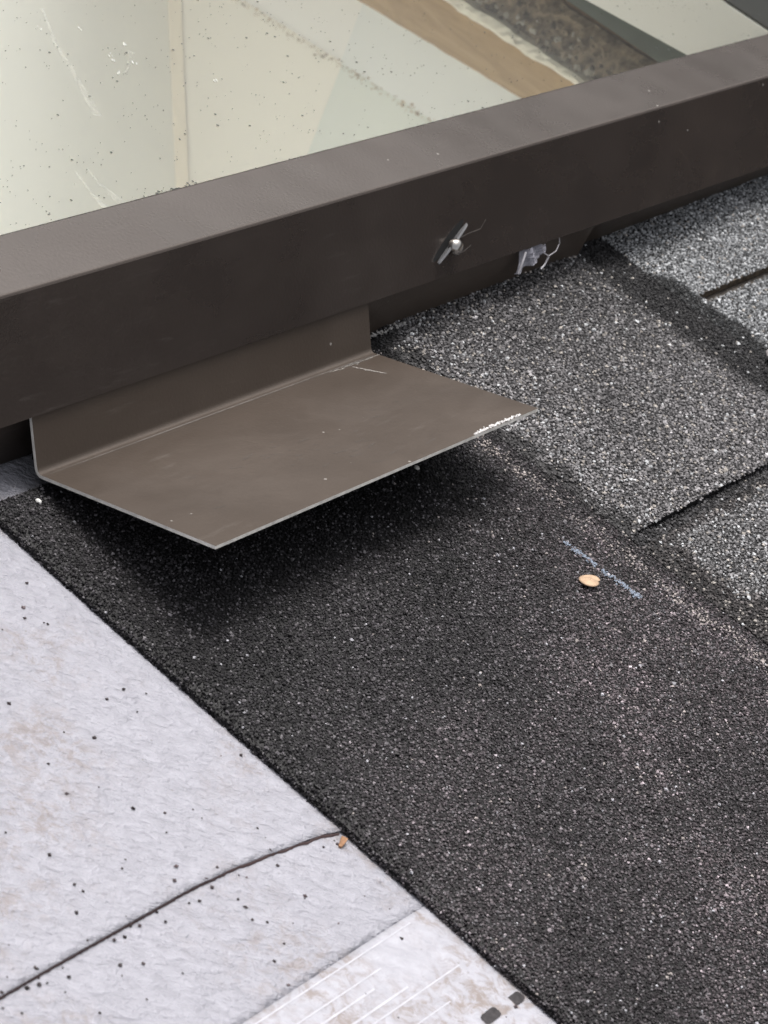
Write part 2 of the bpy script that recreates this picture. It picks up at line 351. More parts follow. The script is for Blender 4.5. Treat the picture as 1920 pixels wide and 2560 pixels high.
granulated('backing_layer', 0.0464, 0.0518, 0.0712, 0.1955, lambda x, y: lift(x, y) - 0.0012 * sstep(0.078, 0.09, y), 0.0018, 'band', sh1)
# the wall side of the headlap, running up to the curb under the flashing
granulated('side_strip', -0.0672, -0.0547, -0.0835, 0.0705, lambda x, y: lift(x, y), 0.0028, 'head', sh1)

# pale chalk mark on the headlap
mk = []
for i in range(420):
    s = random.random()
    if 0.44 < s < 0.50 or random.random() < 0.35 + 0.35 * math.sin(s * 31): continue
    x = 0.0372 + s * 0.0295; y = 0.0466 + 0.0018 * s + random.gauss(0, 0.00065)
    mk.append((x, y))
mk = np.array(mk); z = lift(mk[:, 0], mk[:, 1]) + 0.00040
V, F = rocks(np.stack([mk[:, 0], mk[:, 1], z], -1), np.full(len(mk), 0.00036) * (0.6 + 0.8 * RNG.random(len(mk))), 0.3)
mesh_obj('chalk_mark', V, F, CHALK, sh1)

# lower shingle
sh2 = empty('asphalt_shingle', (-0.05, 0.196, -0.0035), 'pale speckled shingle with a narrow open slot beside the far end of the skylight', 'shingle', 'laminated roof shingles')
lower = lambda dz: (lambda x, y: lift(x, y) + dz)
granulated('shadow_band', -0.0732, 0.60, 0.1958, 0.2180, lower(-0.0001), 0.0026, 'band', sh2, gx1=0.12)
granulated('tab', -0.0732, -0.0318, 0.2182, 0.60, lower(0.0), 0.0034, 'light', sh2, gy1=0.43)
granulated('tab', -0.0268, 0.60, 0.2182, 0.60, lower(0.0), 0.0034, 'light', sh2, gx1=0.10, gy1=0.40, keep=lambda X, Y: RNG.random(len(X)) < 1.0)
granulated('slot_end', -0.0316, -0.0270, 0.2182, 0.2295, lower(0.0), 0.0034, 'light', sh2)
bk = simple('bare_asphalt', (0.035, 0.028, 0.022), 0.7, 0, 0.4, 300, 0.4, 0.4)
Vb, Fb = slab(-0.0317, -0.0269, 0.2296, 0.60, lower(-0.0032), 0.0008); mesh_obj('backing_layer', Vb, Fb, bk, sh2)
EDGE = simple('tan_asphalt_edge', (0.10, 0.08, 0.06), 0.85, 0, 0.2, 400, 0.5, 0.6)
Vb, Fb = slab(-0.0321, -0.0316, 0.2300, 0.60, lower(0.0), 0.003); mesh_obj('cut_edge', Vb, Fb, EDGE, sh2)

Vb, Fb = slab(-0.0274, -0.0268, 0.2300, 0.60, lower(-0.0006), 0.0025); mesh_obj('cut_edge', Vb, Fb, EDGE, sh2)
# ---------------------------------------------------------------- underlayment sheets
def sheet(name, outline_f, x0, x1, y0, y1, z, m, label, cat, wav=0.0006, parent=None, res=0.006, group=None, zfun=None, thick=0.0004):
    nx = int((x1 - x0) / res) + 1; ny = int((y1 - y0) / res) + 1
    U, Vv = np.meshgrid(np.linspace(0, 1, nx), np.linspace(y0, y1, ny), indexing='ij')
    lo, hi = outline_f(Vv[0]); X = lo[None] * (1 - U) + hi[None] * U; Y = Vv
    Z = z + (fbm(X, Y, 0.06) - 0.5) * wav * 2
    if zfun is not None: Z = Z + zfun(X, Y)
    top = np.stack([X, Y, Z], -1).reshape(-1, 3); bot = top - np.array([0, 0, thick]); n = nx * ny; idx = np.arange(n).reshape(nx, ny)
    q = np.stack([idx[:-1, :-1], idx[1:, :-1], idx[1:, 1:], idx[:-1, 1:]], -1).reshape(-1, 4)
    sk = []
    for ln, fl in ((idx[:, 0], 1), (idx[:, -1], 0), (idx[0, :], 0), (idx[-1, :], 1)):
        s = np.stack([ln[:-1], ln[1:], ln[1:] + n, ln[:-1] + n], -1); sk.append(s[:, ::-1] if fl else s)
    F = np.vstack([q, q[:, ::-1] + n] + sk)
    o = mesh_obj(name, np.vstack([top, bot]), F, m, parent, smooth=True)
    if parent is None: tag(o, label, cat, group)
    return o
seam_y = np.array([-1.2, -0.2258, -0.2107, -0.1886, -0.1734, -0.1606, -0.1458, -0.1327, -0.1125, 0.2]); seam_x = np.array([0.0742, 0.0741, 0.0740, 0.0742, 0.0743, 0.0745, 0.0757, 0.0776, 0.0811, 0.086])
def seam(y): return np.interp(y, seam_y, seam_x) + (fbm(np.asarray(y) * 0, y, 0.006) - 0.5) * 0.0007 * sstep(-0.17, -0.14, y)
ez = -0.0035
dip = lambda X, Y: -0.0006 * sstep(-0.1195, -0.1135, Y)
upper = sheet('underlayment_sheet', lambda y: (np.full_like(y, -0.0710), seam(y)), -0.071, 0.08, -0.75, -0.06, ez, PAPER, 'grey white crinkled underlayment sheet ending in a torn dark seam, beside the black shingle edge', 'underlayment', wav=0.0005, res=0.0025, group='underlayment sheets', zfun=lambda X, Y: 0.0004 * np.exp(-((X - seam(Y)) / 0.003) ** 2) + dip(X, Y))
low = sheet('underlayment_sheet', lambda y: (np.full_like(y, 0.060), np.full_like(y, 0.1102)), 0.06, 0.11, -0.75, -0.06, ez - 0.00045, PAPER, 'crinkled underlayment sheet in the bottom corner with a smooth lined selvedge', 'underlayment', wav=0.0003, res=0.0025, group='underlayment sheets', zfun=dip)
sheet('selvedge', lambda y: (np.full_like(y, 0.1103), np.full_like(y, 0.75)), 0.11, 0.75, -0.75, -0.06, ez - 0.00030, SELV, None, None, wav=0.0003, parent=low, res=0.0025, zfun=dip)
# dark bead drawn along the seam
ys = np.linspace(-0.40, -0.1135, 420); bx = seam(ys) + 0.0003 + (RNG.random(420) - 0.5) * 0.0002 + (fbm(ys * 0, ys, 0.004) - 0.5) * 0.0012 * sstep(-0.17, -0.14, ys)
wdt = 0.00008 + 0.00012 * RNG.random(420) + 0.00022 * sstep(-0.16, -0.135, ys); Vv = []; Ff = []
for i, (y, x, w_) in enumerate(zip(ys, bx, wdt)):
    dz = float(dip(x, y)); Vv += [(x - w_, y, ez - 0.0003 + dz), (x, y, ez + 0.00040 + dz), (x + w_, y, ez - 0.0004 + dz)]
    if i: Ff += [(3 * i - 3, 3 * i - 2, 3 * i + 1, 3 * i), (3 * i - 2, 3 * i - 1, 3 * i + 2, 3 * i + 1)]
mesh_obj('seam_bead', Vv, Ff, simple('dark_seam', (0.045, 0.022, 0.022), 0.6), upper, smooth=True)
# printed marks
def patch(cx, cy, lx, ly, rot, z, wob=0.0):
    pts = []; n = 28
    for i in range(n):
        a = 2 * math.pi * i / n; c, s = math.cos(a), math.sin(a); k = 5.0
        r = (abs(c) ** k + abs(s) ** k) ** (-1 / k) * (1 + random.uniform(-wob, wob))
        px, py = c * r * lx / 2, s * r * ly / 2
        pts.append((cx + px * math.cos(rot) - py * math.sin(rot), cy + px * math.sin(rot) + py * math.cos(rot), z))
    return pts, [tuple(range(n))]
zs = lambda x, y: ez - 0.00030 + (fbm(np.array([x]), np.array([y]), 0.06)[0] - 0.5) * 0.0006 + float(dip(x, y))
for (cx, cy) in ((0.1435, -0.1164), (0.1433, -0.1264)):
    V, F = patch(cx, cy, 0.0031, 0.0062, 0.03, zs(cx, cy) + 0.00016, 0.03); mesh_obj('printed_dash', V, F, INK, low)
for (lx, ya, yb, w_) in ((0.1122, -0.40, -0.121, 0.0002), (0.1178, -0.40, -0.1395, 0.0002), (0.1212, -0.40, -0.146, 0.00028), (0.1255, -0.40, -0.138, 0.00028), (0.1283, -0.40, -0.1205, 0.0002), (0.1345, -0.40, -0.132, 0.00018)):
    Vv = []; Ff = []; yy = np.linspace(ya, yb, 60)
    for i, y in enumerate(yy):
        zz = zs(lx, y) + 0.00009; Vv += [(lx - w_, y, zz), (lx + w_, y, zz)]
        if i: Ff.append((2 * i - 2, 2 * i - 1, 2 * i + 1, 2 * i))
    mesh_obj('printed_line', Vv, Ff, LINEW, low)

# loose dark granules lying on the sheets
pts = []
px_known = [(62, -152), (27, -152), (15.5, -142)]
for i in range(150):
    x = random.uniform(-0.03, 0.16); y = random.uniform(-0.24, -0.116)
    pts.append((x, y, random.choice((0.00028, 0.0003, 0.00035, 0.0004, 0.0005, 0.0006, 0.0007))))
for i in range(36):
    y = random.uniform(-0.23, -0.115); pts.append((float(seam(y)) + random.gauss(0.0008, 0.003), y, random.uniform(0.0003, 0.0007)))
pts = np.array(pts); zz = dip(pts[:, 0], pts[:, 1]) + np.where(pts[:, 0] < seam(pts[:, 1]), ez, ez - 0.0004) + pts[:, 2] * 0.3
V, F = rocks(np.stack([pts[:, 0], pts[:, 1], zz], -1), pts[:, 2], 0.6)
gc = np.repeat(np.clip(np.exp(RNG.normal(size=len(pts)) * 0.4)[:, None] * np.array([0.045, 0.034, 0.036]), 0.01, 0.3), 6, axis=0)
tag(mesh_obj('loose_granules', V, F, GRAN, col=gc), 'dark loose shingle granules scattered over the white underlayment', 'granules', kind='stuff')

# ---------------------------------------------------------------- skylight
SX = lambda z: -0.0625 - (z - 0.0186) * 0.56994      # plane of the cladding's outer face
sky_l = empty('skylight', (-0.09, 0.0, 0.0), 'roof skylight with dark brown metal frame and dusty glass', 'skylight')
th = 0.0012
zt, zb = 0.050, 0.0193
bev = [(SX(zb), zb)]
# outer face goes up, rolls over the top edge, runs in to the glass, then a short lip down
prof = [(SX(zb) , zb), (SX(zt - 0.0006), zt - 0.0006)]
cxo, r0 = SX(zt), 0.0011
prof += [(cxo - 0.00003, zt - 0.0002), (cxo - 0.0003, zt - 0.00003), (cxo - 0.0008, zt)]
prof += [(-0.1030, zt), (-0.1038, zt - 0.0004), (-0.1041, zt - 0.0030)]
inner = [(-0.1030, zt - 0.0030), (-0.1028, zt - 0.0013), (cxo - 0.0016, zt - 0.0014), (SX(zt - 0.0014) - 0.0008, zt - 0.0014), (SX(zb) - 0.0008, zb)]
V, F = extrude_y(prof + inner, -1.42, 0.52)
EDGE_GLINT = paint_metal('brown_edge_glint', (0.045, 0.037, 0.033), 0.45)  # rail edge highlight painted as a lighter brown
rail = mesh_obj('side_rail', V, F, [BROWN, EDGE_GLINT], sky_l, mi=[1 if 1 <= i <= 3 else 0 for i in range(len(F))])
# far and end rails
V, F = extrude_y([(-0.53, zt), (-0.556, zt), (-0.585, 0.0), (-0.583, 0.0), (-0.554, zt - 0.0015), (-0.53, zt - 0.003)], -1.42, 0.52)
mesh_obj('side_rail', V, F, BROWN, sky_l)
V, F = join(box(-0.5298, -0.1042, 0.400, 0.52, zt - 0.005, zt - 0.0006)); mesh_obj('end_rail', V, F, BROWN, sky_l)
V, F = join(box(-0.5298, -0.1042, -1.40, -1.33, zt - 0.028, zt - 0.0006)); mesh_obj('end_rail', V, F, BROWN, sky_l)
V, F = join(box(-0.5298, -0.1042, 0.3665, 0.3998, zt - 0.0042, zt - 0.0036)); mesh_obj('black_glass_border', V, F, RUBBER, sky_l)
# gasket line between glass and rail
V, F = extrude_y([(-0.1041, zt - 0.0021), (-0.1041, zt - 0.0031), (-0.1049, zt - 0.0031), (-0.1047, zt - 0.0022)], -1.33, 0.40); mesh_obj('gasket', V, F, RUBBER, sky_l)
# glass: one thin pane, lengthened out of view to light the shaft
glass = mesh_obj('glass_pane', [(-0.530, -1.33, 0.0468), (-0.1042, -1.33, 0.0468), (-0.1042, 0.3999, 0.0468), (-0.530, 0.3999, 0.0468)], [(0, 1, 2, 3)], GLASS, sky_l)
def discs(pts, z, n=7, sx=1.0, rot=0.0):
    cr, sr = math.cos(rot), math.sin(rot)
    V = []; F = []
    for (x, y, r) in pts:
        o = len(V); a0 = random.random() * 6
        for i in range(n):
            a = a0 + 2 * math.pi * i / n; rr = r * random.uniform(0.75, 1.25); dx, dy = rr * math.cos(a) * sx, rr * math.sin(a); V.append((x + dx * cr - dy * sr, y + dx * sr + dy * cr, z))
        F.append(tuple(range(o, o + n)))
    return V, F
dp = []
for i in range(1300):
    x = random.uniform(-0.24, -0.106); y = random.uniform(-0.10, 0.40); r = random.choice((0.00010, 0.00013, 0.00016, 0.0002, 0.00024, 0.0003)) if random.random() < 0.93 else 0.0005
    dp.append((x, y, r))
    if random.random() < 0.15:
        for k in range(random.randint(1, 4)): dp.append((x + random.gauss(0, 0.003), y + random.gauss(0, 0.003), random.uniform(0.00015, 0.0003)))
for i in range(60): dp.append((-0.1052 - abs(random.gauss(0, 0.0010)), random.gauss(-0.004, 0.006), random.uniform(0.0002, 0.0006)))
V, F = discs(dp, 0.0470); tag(mesh_obj('dirt_specks', V, F, SPECK, glass if False else sky_l), kind='stuff')
wp = []
for (x, y) in ((-0.1905, 0.036), (-0.180, 0.046), (-0.1745, 0.0355), (-0.1715, 0.034), (-0.168, 0.0405), (-0.165, 0.030), (-0.152, 0.062), (-0.1945, 0.0215)):
    for k in range(3): wp.append((x + random.gauss(0, 0.0008), y + random.gauss(0, 0.0008), random.uniform(0.00010, 0.00024)))
V, F = discs(wp, 0.04702, sx=4.0, rot=-0.60); tag(mesh_obj('water_spots', V, F, PALESPECK, sky_l), kind='stuff')
# thin pale streaks laid over the pane
sm_ = bpy.data.materials.new('pale_pane_streak'); sm_.use_nodes = True; t = sm_.node_tree; t.nodes.clear()
o_ = t.nodes.new('ShaderNodeOutputMaterial'); df = N(t, 'ShaderNodeBsdfDiffuse', Color=(0.62, 0.62, 0.58, 1)); tp = t.nodes.new('ShaderNodeBsdfTransparent'); mx = t.nodes.new('ShaderNodeMixShader')
nn = noise(t, coords(t), 600, 4, 0.6); t.links.new(ramp(t, nn, [(0.4, (0.0, 0.0, 0.0)), (0.8, (0.24, 0.24, 0.24))]).outputs[0], mx.inputs[0])
t.links.new(tp.outputs[0], mx.inputs[1]); t.links.new(df.outputs[0], mx.inputs[2]); t.links.new(mx.outputs[0], o_.inputs[0])
def pane_streak(pts, w0, w1):
    V = []; F = []; n = 24
    for i in range(n + 1):
        u = i / n * (len(pts) - 1); k = min(int(u), len(pts) - 2); f = u - k; x = pts[k][0] * (1 - f) + pts[k + 1][0] * f; y = pts[k][1] * (1 - f) + pts[k + 1][1] * f
        dx = pts[k + 1][0] - pts[k][0]; dy = pts[k + 1][1] - pts[k][1]; L = math.hypot(dx, dy); w = (w0 + (w1 - w0) * i / n) * random.uniform(0.7, 1.2)
        V += [(x - dy / L * w, y + dx / L * w, 0.04704), (x + dy / L * w, y - dx / L * w, 0.04704)]
        if i: F.append((2 * i - 2, 2 * i - 1, 2 * i + 1, 2 * i))
    return V, F
V, F = join(pane_streak([(-0.1251, -0.0243), (-0.1159, -0.0265), (-0.1045, -0.0270)], 0.0003, 0.0018), pane_streak([(-0.1245, -0.0292), (-0.1126, -0.0332), (-0.1060, -0.0340)], 0.0004, 0.0012),
            pane_streak([(-0.2049, 0.0326), (-0.1853, 0.0204), (-0.1635, 0.0104), (-0.1468, 0.0022)], 0.0006, 0.0016), pane_streak([(-0.174, 0.0449), (-0.1638, 0.0318)], 0.0012, 0.0004))
tag(mesh_obj('pale_streaks', V, F, sm_, sky_l), kind='stuff')
# curb below the cladding, dark
V, F = join(extrude_y([(-0.0692, -0.004), (-0.0688, 0.0), (-0.0670, 0.0196), (-0.0760, 0.0300), (-0.0925, 0.0300), (-0.0925, -0.02)], -1.42, 0.192), extrude_y([(-0.0745, -0.004), (-0.0740, 0.0), (-0.0670, 0.0196), (-0.0760, 0.0300), (-0.0925, 0.0300), (-0.0925, -0.02)], 0.1921, 0.52)); mesh_obj('curb', V, F, DARK, sky_l)

# ---------------------------------------------------------------- light shaft below the glass
shaft = empty('light_shaft', (-0.3, 0.43, -0.7), 'pale plastered light shaft seen through the skylight glass', 'light shaft')
YE = 0.430; LN = lambda z: -0.447 - (z + 0.1458) * 0.4937
V = [(LN(0.044), -1.50, 0.044), (LN(0.044), YE, 0.044), (LN(-0.5), YE, -0.5), (LN(-0.5), -1.50, -0.5)]; mesh_obj('side_wall', V, [(0, 1, 2, 3)], SIDE, shaft)
NR = lambda z: -0.0955 - (z - 0.03) * 0.45
V = [(NR(0.029), -1.50, 0.029), (NR(0.029), YE, 0.029), (NR(-0.5), YE, -0.5), (NR(-0.5), -1.50, -0.5)]; mesh_obj('side_wall', V, [(3, 2, 1, 0)], CREAM, shaft)
V = [(-0.62, -1.50, 0.02), (-0.09, -1.50, 0.02), (0.25, -1.50, -0.5), (-0.35, -1.50, -0.5)]; mesh_obj('back_wall', V, [(0, 1, 2, 3)], CREAM, shaft)
mesh_obj('bounce_floor', [(-0.4, -1.6, -0.5), (0.4, -1.6, -0.5), (0.4, 0.5, -0.5), (-0.4, 0.5, -0.5)], [(0, 1, 2, 3)], simple('pale_bounce', (0.75, 0.7, 0.6), 0.6, 0, 0.3, 4, 0.1), shaft)  # unseen floor added close below the shaft to bounce light up
# end wall strips: edges given as z at x=-0.335 and at x=-0.233
def zline(a, b): return lambda x: a + (b - a) * (x + 0.335) / 0.102
def strip(name, zlo, zhi, m, dy, x0=-0.62, x1=0.10, jl=0.0, jh=0.0, n=260, rough_y=0.0, rows=1):
    xs = np.linspace(x0, x1, n); lo = zlo(xs) + (fbm(xs, xs * 0 + dy, 0.012) - 0.5) * 2 * jl; hi = zhi(xs) + (fbm(xs, xs * 0 + dy + 0.5, 0.012) - 0.5) * 2 * jh
    V = []; F = []
    for i in range(n):
        for j in range(rows + 1):
            u = j / rows; yo = (random.random() * rough_y if 0 < j < rows else 0)
            V.append((xs[i], YE - dy - yo, lo[i] * (1 - u) + hi[i] * u))
        V.append((xs[i], YE + 0.012, hi[i])); V.append((xs[i], YE + 0.012, lo[i]))
    k = rows + 3
    for i in range(n - 1):
        for j in range(k): 
            a = i * k + j; b2 = i * k + (j + 1) % k; F.append((a, b2, b2 + k, a + k))
    return mesh_obj(name, V, F, m, shaft)
L1 = zline(-0.1155, -0.1090); L2 = zline(-0.0804, -0.0729); L3 = zline(-0.0552, -0.0511); L4 = zline(-0.0490, -0.0460); L5 = zline(-0.0280, -0.0287); L6 = zline(-0.0262, -0.0225); L7 = zline(-0.0225, -0.0150); L0 = zline(0.012, 0.0180)
c1 = lambda x: x * 0 - 0.5
sm = lambda x: x
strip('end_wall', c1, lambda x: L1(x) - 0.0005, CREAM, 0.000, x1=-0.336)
strip('end_wall', c1, lambda x: L1(x) - 0.0005, REFL, 0.0012, x0=-0.3355, x1=0.4)  # glass reflection tinted into the wall right of an added seam
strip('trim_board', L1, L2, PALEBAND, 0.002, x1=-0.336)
strip('trim_board', L1, L2, REFLBAND, 0.0032, x0=-0.3355)  # same reflection tint carried across the trim board
strip('wood_board', L2, L3, WOOD, 0.006, jl=0.0006, jh=0.0008)
strip('caulk_bead', L3, L4, CAULK, 0.009, jl=0.0016, jh=0.0022, rough_y=0.002, rows=3)
strip('crumbled_edge', L4, L6, GRIME, 0.003, jh=0.002, rough_y=0.004, rows=8)
strip('plywood_edge', L6, L7, RUST, 0.002)
strip('inner_seal', L7, zline(-0.0163, -0.0106), TEAL, 0.004)
zll = lambda x: 0.0115 + (x + 0.193) * 0.0954
strip('frame_seal', lambda x: zll(x) - 0.0050 - np.clip((x + 0.193) * 0.09, -0.003, 0.008), zll, TEAL, YE - 0.3661, x0=-0.52, x1=-0.096)
strip('frame_lining', zll, lambda x: x * 0 + 0.0452, WPANEL, YE - 0.3662, x0=-0.52, x1=-0.096)
# crumbs in the debris strip and the dirt line under the trim
P = []; R = []; cc = []
for i in range(420):
    x = random.uniform(-0.42, -0.17); u = random.random(); z = L4(x) * (1 - u) + (L4(x) + 0.015) * u
    if random.random() < 0.3 + 0.7 * (1 - u): P.append((x, YE - 0.0055, z)); R.append(random.uniform(0.0008, 0.0026)); cc.append(np.array(random.choice([(0.33, 0.31, 0.27), (0.16, 0.13, 0.10), (0.05, 0.045, 0.035), (0.45, 0.44, 0.41), (0.24, 0.2, 0.15)])))
V, F = rocks(np.array(P), np.array(R), 1.0); tag(mesh_obj('crumbs', V, F, GRAN, shaft, col=np.repeat(np.array(cc), 6, axis=0)), kind='stuff')
P = []; R = []; cc = []
for i in range(700):
    x = random.uniform(-0.46, -0.20); P.append((x, YE - 0.0035, float(L1(x)) + random.gauss(-0.001, 0.0012))); R.append(random.uniform(0.00018, 0.0005) * (2.6 if random.random() < 0.06 else 1)); cc.append(np.array((0.52, 0.46, 0.37)) * random.uniform(0.6, 1.2))
V, F = rocks(np.array(P), np.array(R), 1.0); tag(mesh_obj('dirt_line', V, F, GRAN, shaft, col=np.repeat(np.array(cc), 6, axis=0)), kind='stuff')
# pale corner bead
V = []; F = []
for i, z in enumerate(np.linspace(0.02, -0.5, 30)):
    x = LN(z); V += [(x - 0.001, YE - 0.004, z), (x + 0.004, YE - 0.003, z), (x + 0.0075, YE - 0.0008, z)]
    if i: F += [(3 * i - 3, 3 * i - 2, 3 * i + 1, 3 * i), (3 * i - 2, 3 * i - 1, 3 * i + 2, 3 * i + 1)]
mesh_obj('corner_bead', V, F, plaster('bead_cream', (0.88, 0.83, 0.72)), shaft, smooth=True)

# ---------------------------------------------------------------- step flashing in front
BX, BZ = -0.0557, 0.0040; Y0, Y1 = -0.0946, 0.0567
flash = empty('step_flashing', (BX, Y0, BZ), 'loose bent brown metal flashing sticking out from under the skylight frame', 'flashing', 'step flashings')
up = Vector((-0.4952, 0, 0.8688)); ou = Vector((0.9433, 0, 0.3320)); tk = 0.00048
# centre line of the bent sheet with a small radius
def bent(rad, n=7):
    a = Vector((BX, 0, BZ)); pts = []
    L = rad * 1.0
    p0 = a + up * 0.0195; p1 = a + up * L; p2 = a + ou * L
    pts = [p0, a + up * 0.012, p1]
    for i in range(1, n): 
        s = i / n; pts.append(p1 * (1 - s) ** 2 + a * 2 * s * (1 - s) + p2 * s * s)
    pts += [p2, a + ou * 0.02, a + ou * 0.045, a + ou * 0.0655]
    return pts
cl = bent(0.0022); nsec = len(cl)
nrm = []
for i, p in enumerate(cl):
    q0 = cl[max(0, i - 1)]; q1 = cl[min(nsec - 1, i + 1)]; tdir = (q1 - q0).normalized(); nrm.append(Vector((-tdir.z, 0, tdir.x)))
def bent_part(name, i0, i1, extra_edge):
    V = []; F = []; mi = []; ysn = 24; n = i1 - i0 + 1
    ysl = np.linspace(Y0, Y1, ysn)
    for y in ysl:
        for i in range(i0, i1 + 1):
            p = cl[i]; q = p + nrm[i] * tk; r = p - nrm[i] * tk
            V += [(q.x, y, q.z), (r.x, y, r.z)]
    st = 2 * n
    for j in range(ysn - 1):
        for i in range(n - 1):
            a = j * st + 2 * i; F.append((a, a + st, a + st + 2, a + 2)); mi.append(0)
            a += 1; F.append((a, a + 2, a + st + 2, a + st)); mi.append(0)
        for a in ((j * st,) if i0 == 0 else ()) : F.append((a, a + 1, a + 1 + st, a + st)); mi.append(1)
        if i1 == nsec - 1:
            a = j * st + 2 * (n - 1); F.append((a, a + st, a + st + 1, a + 1)); mi.append(1)
    for j in (0, ysn - 1):
        for i in range(n - 1):
            a = j * st + 2 * i; F.append((a, a + 2, a + 3, a + 1) if j == 0 else (a, a + 1, a + 3, a + 2)); mi.append(1)
    return mesh_obj(name, V, F, [BROWN2, ALU], flash, smooth=False, mi=mi)
bent_part('upright_leg', 0, 2, False)
bent_part('roof_flange', 2, nsec - 1, True)
def on_flange(s, y, lift_=0.00006): 
    p = Vector((BX, 0, BZ)) + ou * s + Vector((-ou.z, 0, ou.x)) * (tk + lift_); return (p.x, y, p.z)
def streak(name, pts, wid, m, wob=0.4):
    V = []; F = []
    for i, (s, y) in enumerate(pts):
        j = min(i + 1, len(pts) - 1); k = max(i - 1, 0); dx = pts[j][0] - pts[k][0]; dy = pts[j][1] - pts[k][1]; L = math.hypot(dx, dy) or 1
        w_ = wid * (math.sin(math.pi * (i + 0.3) / (len(pts))) ** 0.5) * random.uniform(1 - wob, 1 + wob)
        V += [on_flange(s - dy / L * w_, y + dx / L * w_), on_flange(s + dy / L * w_, y - dx / L * w_)]
        if i: F.append((2 * i - 2, 2 * i - 1, 2 * i + 1, 2 * i))
    return V, F
def seg(a, b, n=24, j=0.00012): return [(a[0] + (b[0] - a[0]) * i / n + random.gauss(0, j), a[1] + (b[1] - a[1]) * i / n + random.gauss(0, j)) for i in range(n + 1)]
parts_ = [streak('', seg((0.0045, 0.041), (0.0155, 0.0445), 20, 0.00018), 0.00045, SCUFF)]
for k in range(26):
    y = random.uniform(0.031, 0.052); parts_.append(streak('', seg((random.gauss(0.0033, 0.0005), y), (random.gauss(0.0035, 0.0005), y + random.uniform(0.002, 0.007)), 8, 0.0001), random.uniform(0.00006, 0.0002), SCUFF))
V, F = join(*parts_); mesh_obj('scratch', V, F, SCUFF, flash)
parts_ = []
for k in range(38):
    s = random.gauss(0.040, 0.009); y = random.gauss(-0.02, 0.022); L = random.uniform(0.001, 0.006); a = random.gauss(1.35, 0.25)
    s = min(max(s, 0.01), 0.062); y = min(max(y, -0.085), 0.048)
    parts_.append(streak('', seg((s, y), (s + L * math.cos(a), y + L * math.sin(a)), 5, 0.0001), random.uniform(0.00004, 0.00011), FAINTSCUFF))
V, F = join(*parts_); mesh_obj('scratch', V, F, FAINTSCUFF, flash)
# highlight along the bend, painted as a pale strip
V, F = streak('', [(0.0026, Y0 + 0.0015 + (Y1 - Y0 - 0.003) * i / 90) for i in range(91)], 0.00032, FAINTSCUFF, 0.25); mesh_obj('crease_highlight', V, F, simple('bend_highlight', (0.105, 0.092, 0.084), 0.5, 0, 0.4, 300, 0.3), flash)
# bright ragged metal along the outer edge near the far corner
P = []; R = []
for i in range(110):
    y = random.uniform(0.0235, 0.0475); s = 0.0652 - abs(random.gauss(0, 0.00028)) * (1 + 1.2 * math.sin((y - 0.0235) / 0.024 * math.pi)); x, yy, z = on_flange(s, y, 0.0001); P.append((x, yy, z)); R.append(random.uniform(0.0003, 0.00058))
V, F = rocks(np.array(P), np.array(R), 0.8); mesh_obj('ragged_edge', V, F, SCRAPE, flash)
# second flashing: only its leg shows between the frame and the shingles
fl2 = empty('step_flashing', (-0.0665, 0.06, 0.0), 'brown metal flashing strip between skylight frame and shingles, right of the loose piece', 'flashing', 'step flashings')
V, F = extrude_y([(-0.0662, -0.0005), (-0.0645, 0.0197), (-0.0651, 0.0197), (-0.0668, -0.0005)], 0.020, 0.192, ny=2); mesh_obj('upright_leg', V, F, BROWN2, fl2)
fl3 = empty('step_flashing', (-0.0665, 0.18, 0.0), 'dirty brown flashing strip at the far right end of the skylight frame', 'flashing', 'step flashings')
V, F = extrude_y([(-0.0730, -0.0005), (-0.0656, 0.0197), (-0.0660, 0.0197), (-0.0735, -0.0005)], 0.1935, 0.50, ny=2); mesh_obj('upright_leg', V, F, BROWN2, fl3)
# silvery sealant smear at the foot of the second flashing
P = []; R = []
for i in range(60):
    y = random.uniform(0.058, 0.086); P.append((-0.0640 + random.gauss(0, 0.0004), y, lift(np.array([-0.064]), np.array([y]))[0] + 0.0016 + random.gauss(0, 0.0003))); R.append(random.uniform(0.0003, 0.0008))
V, F = rocks(np.array(P), np.array(R), 0.6); mesh_obj('sealant_smear', V, F, simple('grey_sealant', (0.30, 0.29, 0.28), 0.6), fl2)

# ---------------------------------------------------------------- screw in the cladding
ns = Vector((0.8688, 0, 0.4952)); us = Vector((-0.4952, 0, 0.8688)); vy = Vector((0, 1, 0))
pc = Vector((-0.0683, 0.1010, 0.0283))
scr = empty('screw', tuple(pc), 'shiny screw with crooked washer in the brown frame side', 'screw')
ld = (us * 0.0100 + vy * 0.0170).normalized(); wd = ld.cross(ns).normalized()
# dome head (lathe) facing outwards
hc = pc + ns * 0.0030 - ld * 0.0004 - wd * (-0.0012); hn = (ns + wd * 0.15).normalized(); ha = hn.cross(ld).normalized(); hb = hn.cross(ha)
V = []; F = []; prof2 = [(0.0027, -0.0020), (0.0029, -0.0008), (0.0027, 0.0004), (0.0021, 0.0011), (0.0014, 0.0015), (0.0004, 0.0016)]; n = 28
for (r, h) in prof2:
    for i in range(n):
        a = 2 * math.pi * i / n; p = hc + (ha * math.cos(a) + hb * math.sin(a)) * r + hn * h; V.append(tuple(p))
for j in range(len(prof2) - 1):
    for i in range(n): a = j * n + i; b2 = j * n + (i + 1) % n; F.append((a, b2, b2 + n, a + n))
F.append(tuple((len(prof2) - 1) * n + i for i in range(n)))
mesh_obj('screw_head', V, F, STEEL, scr, smooth=True)
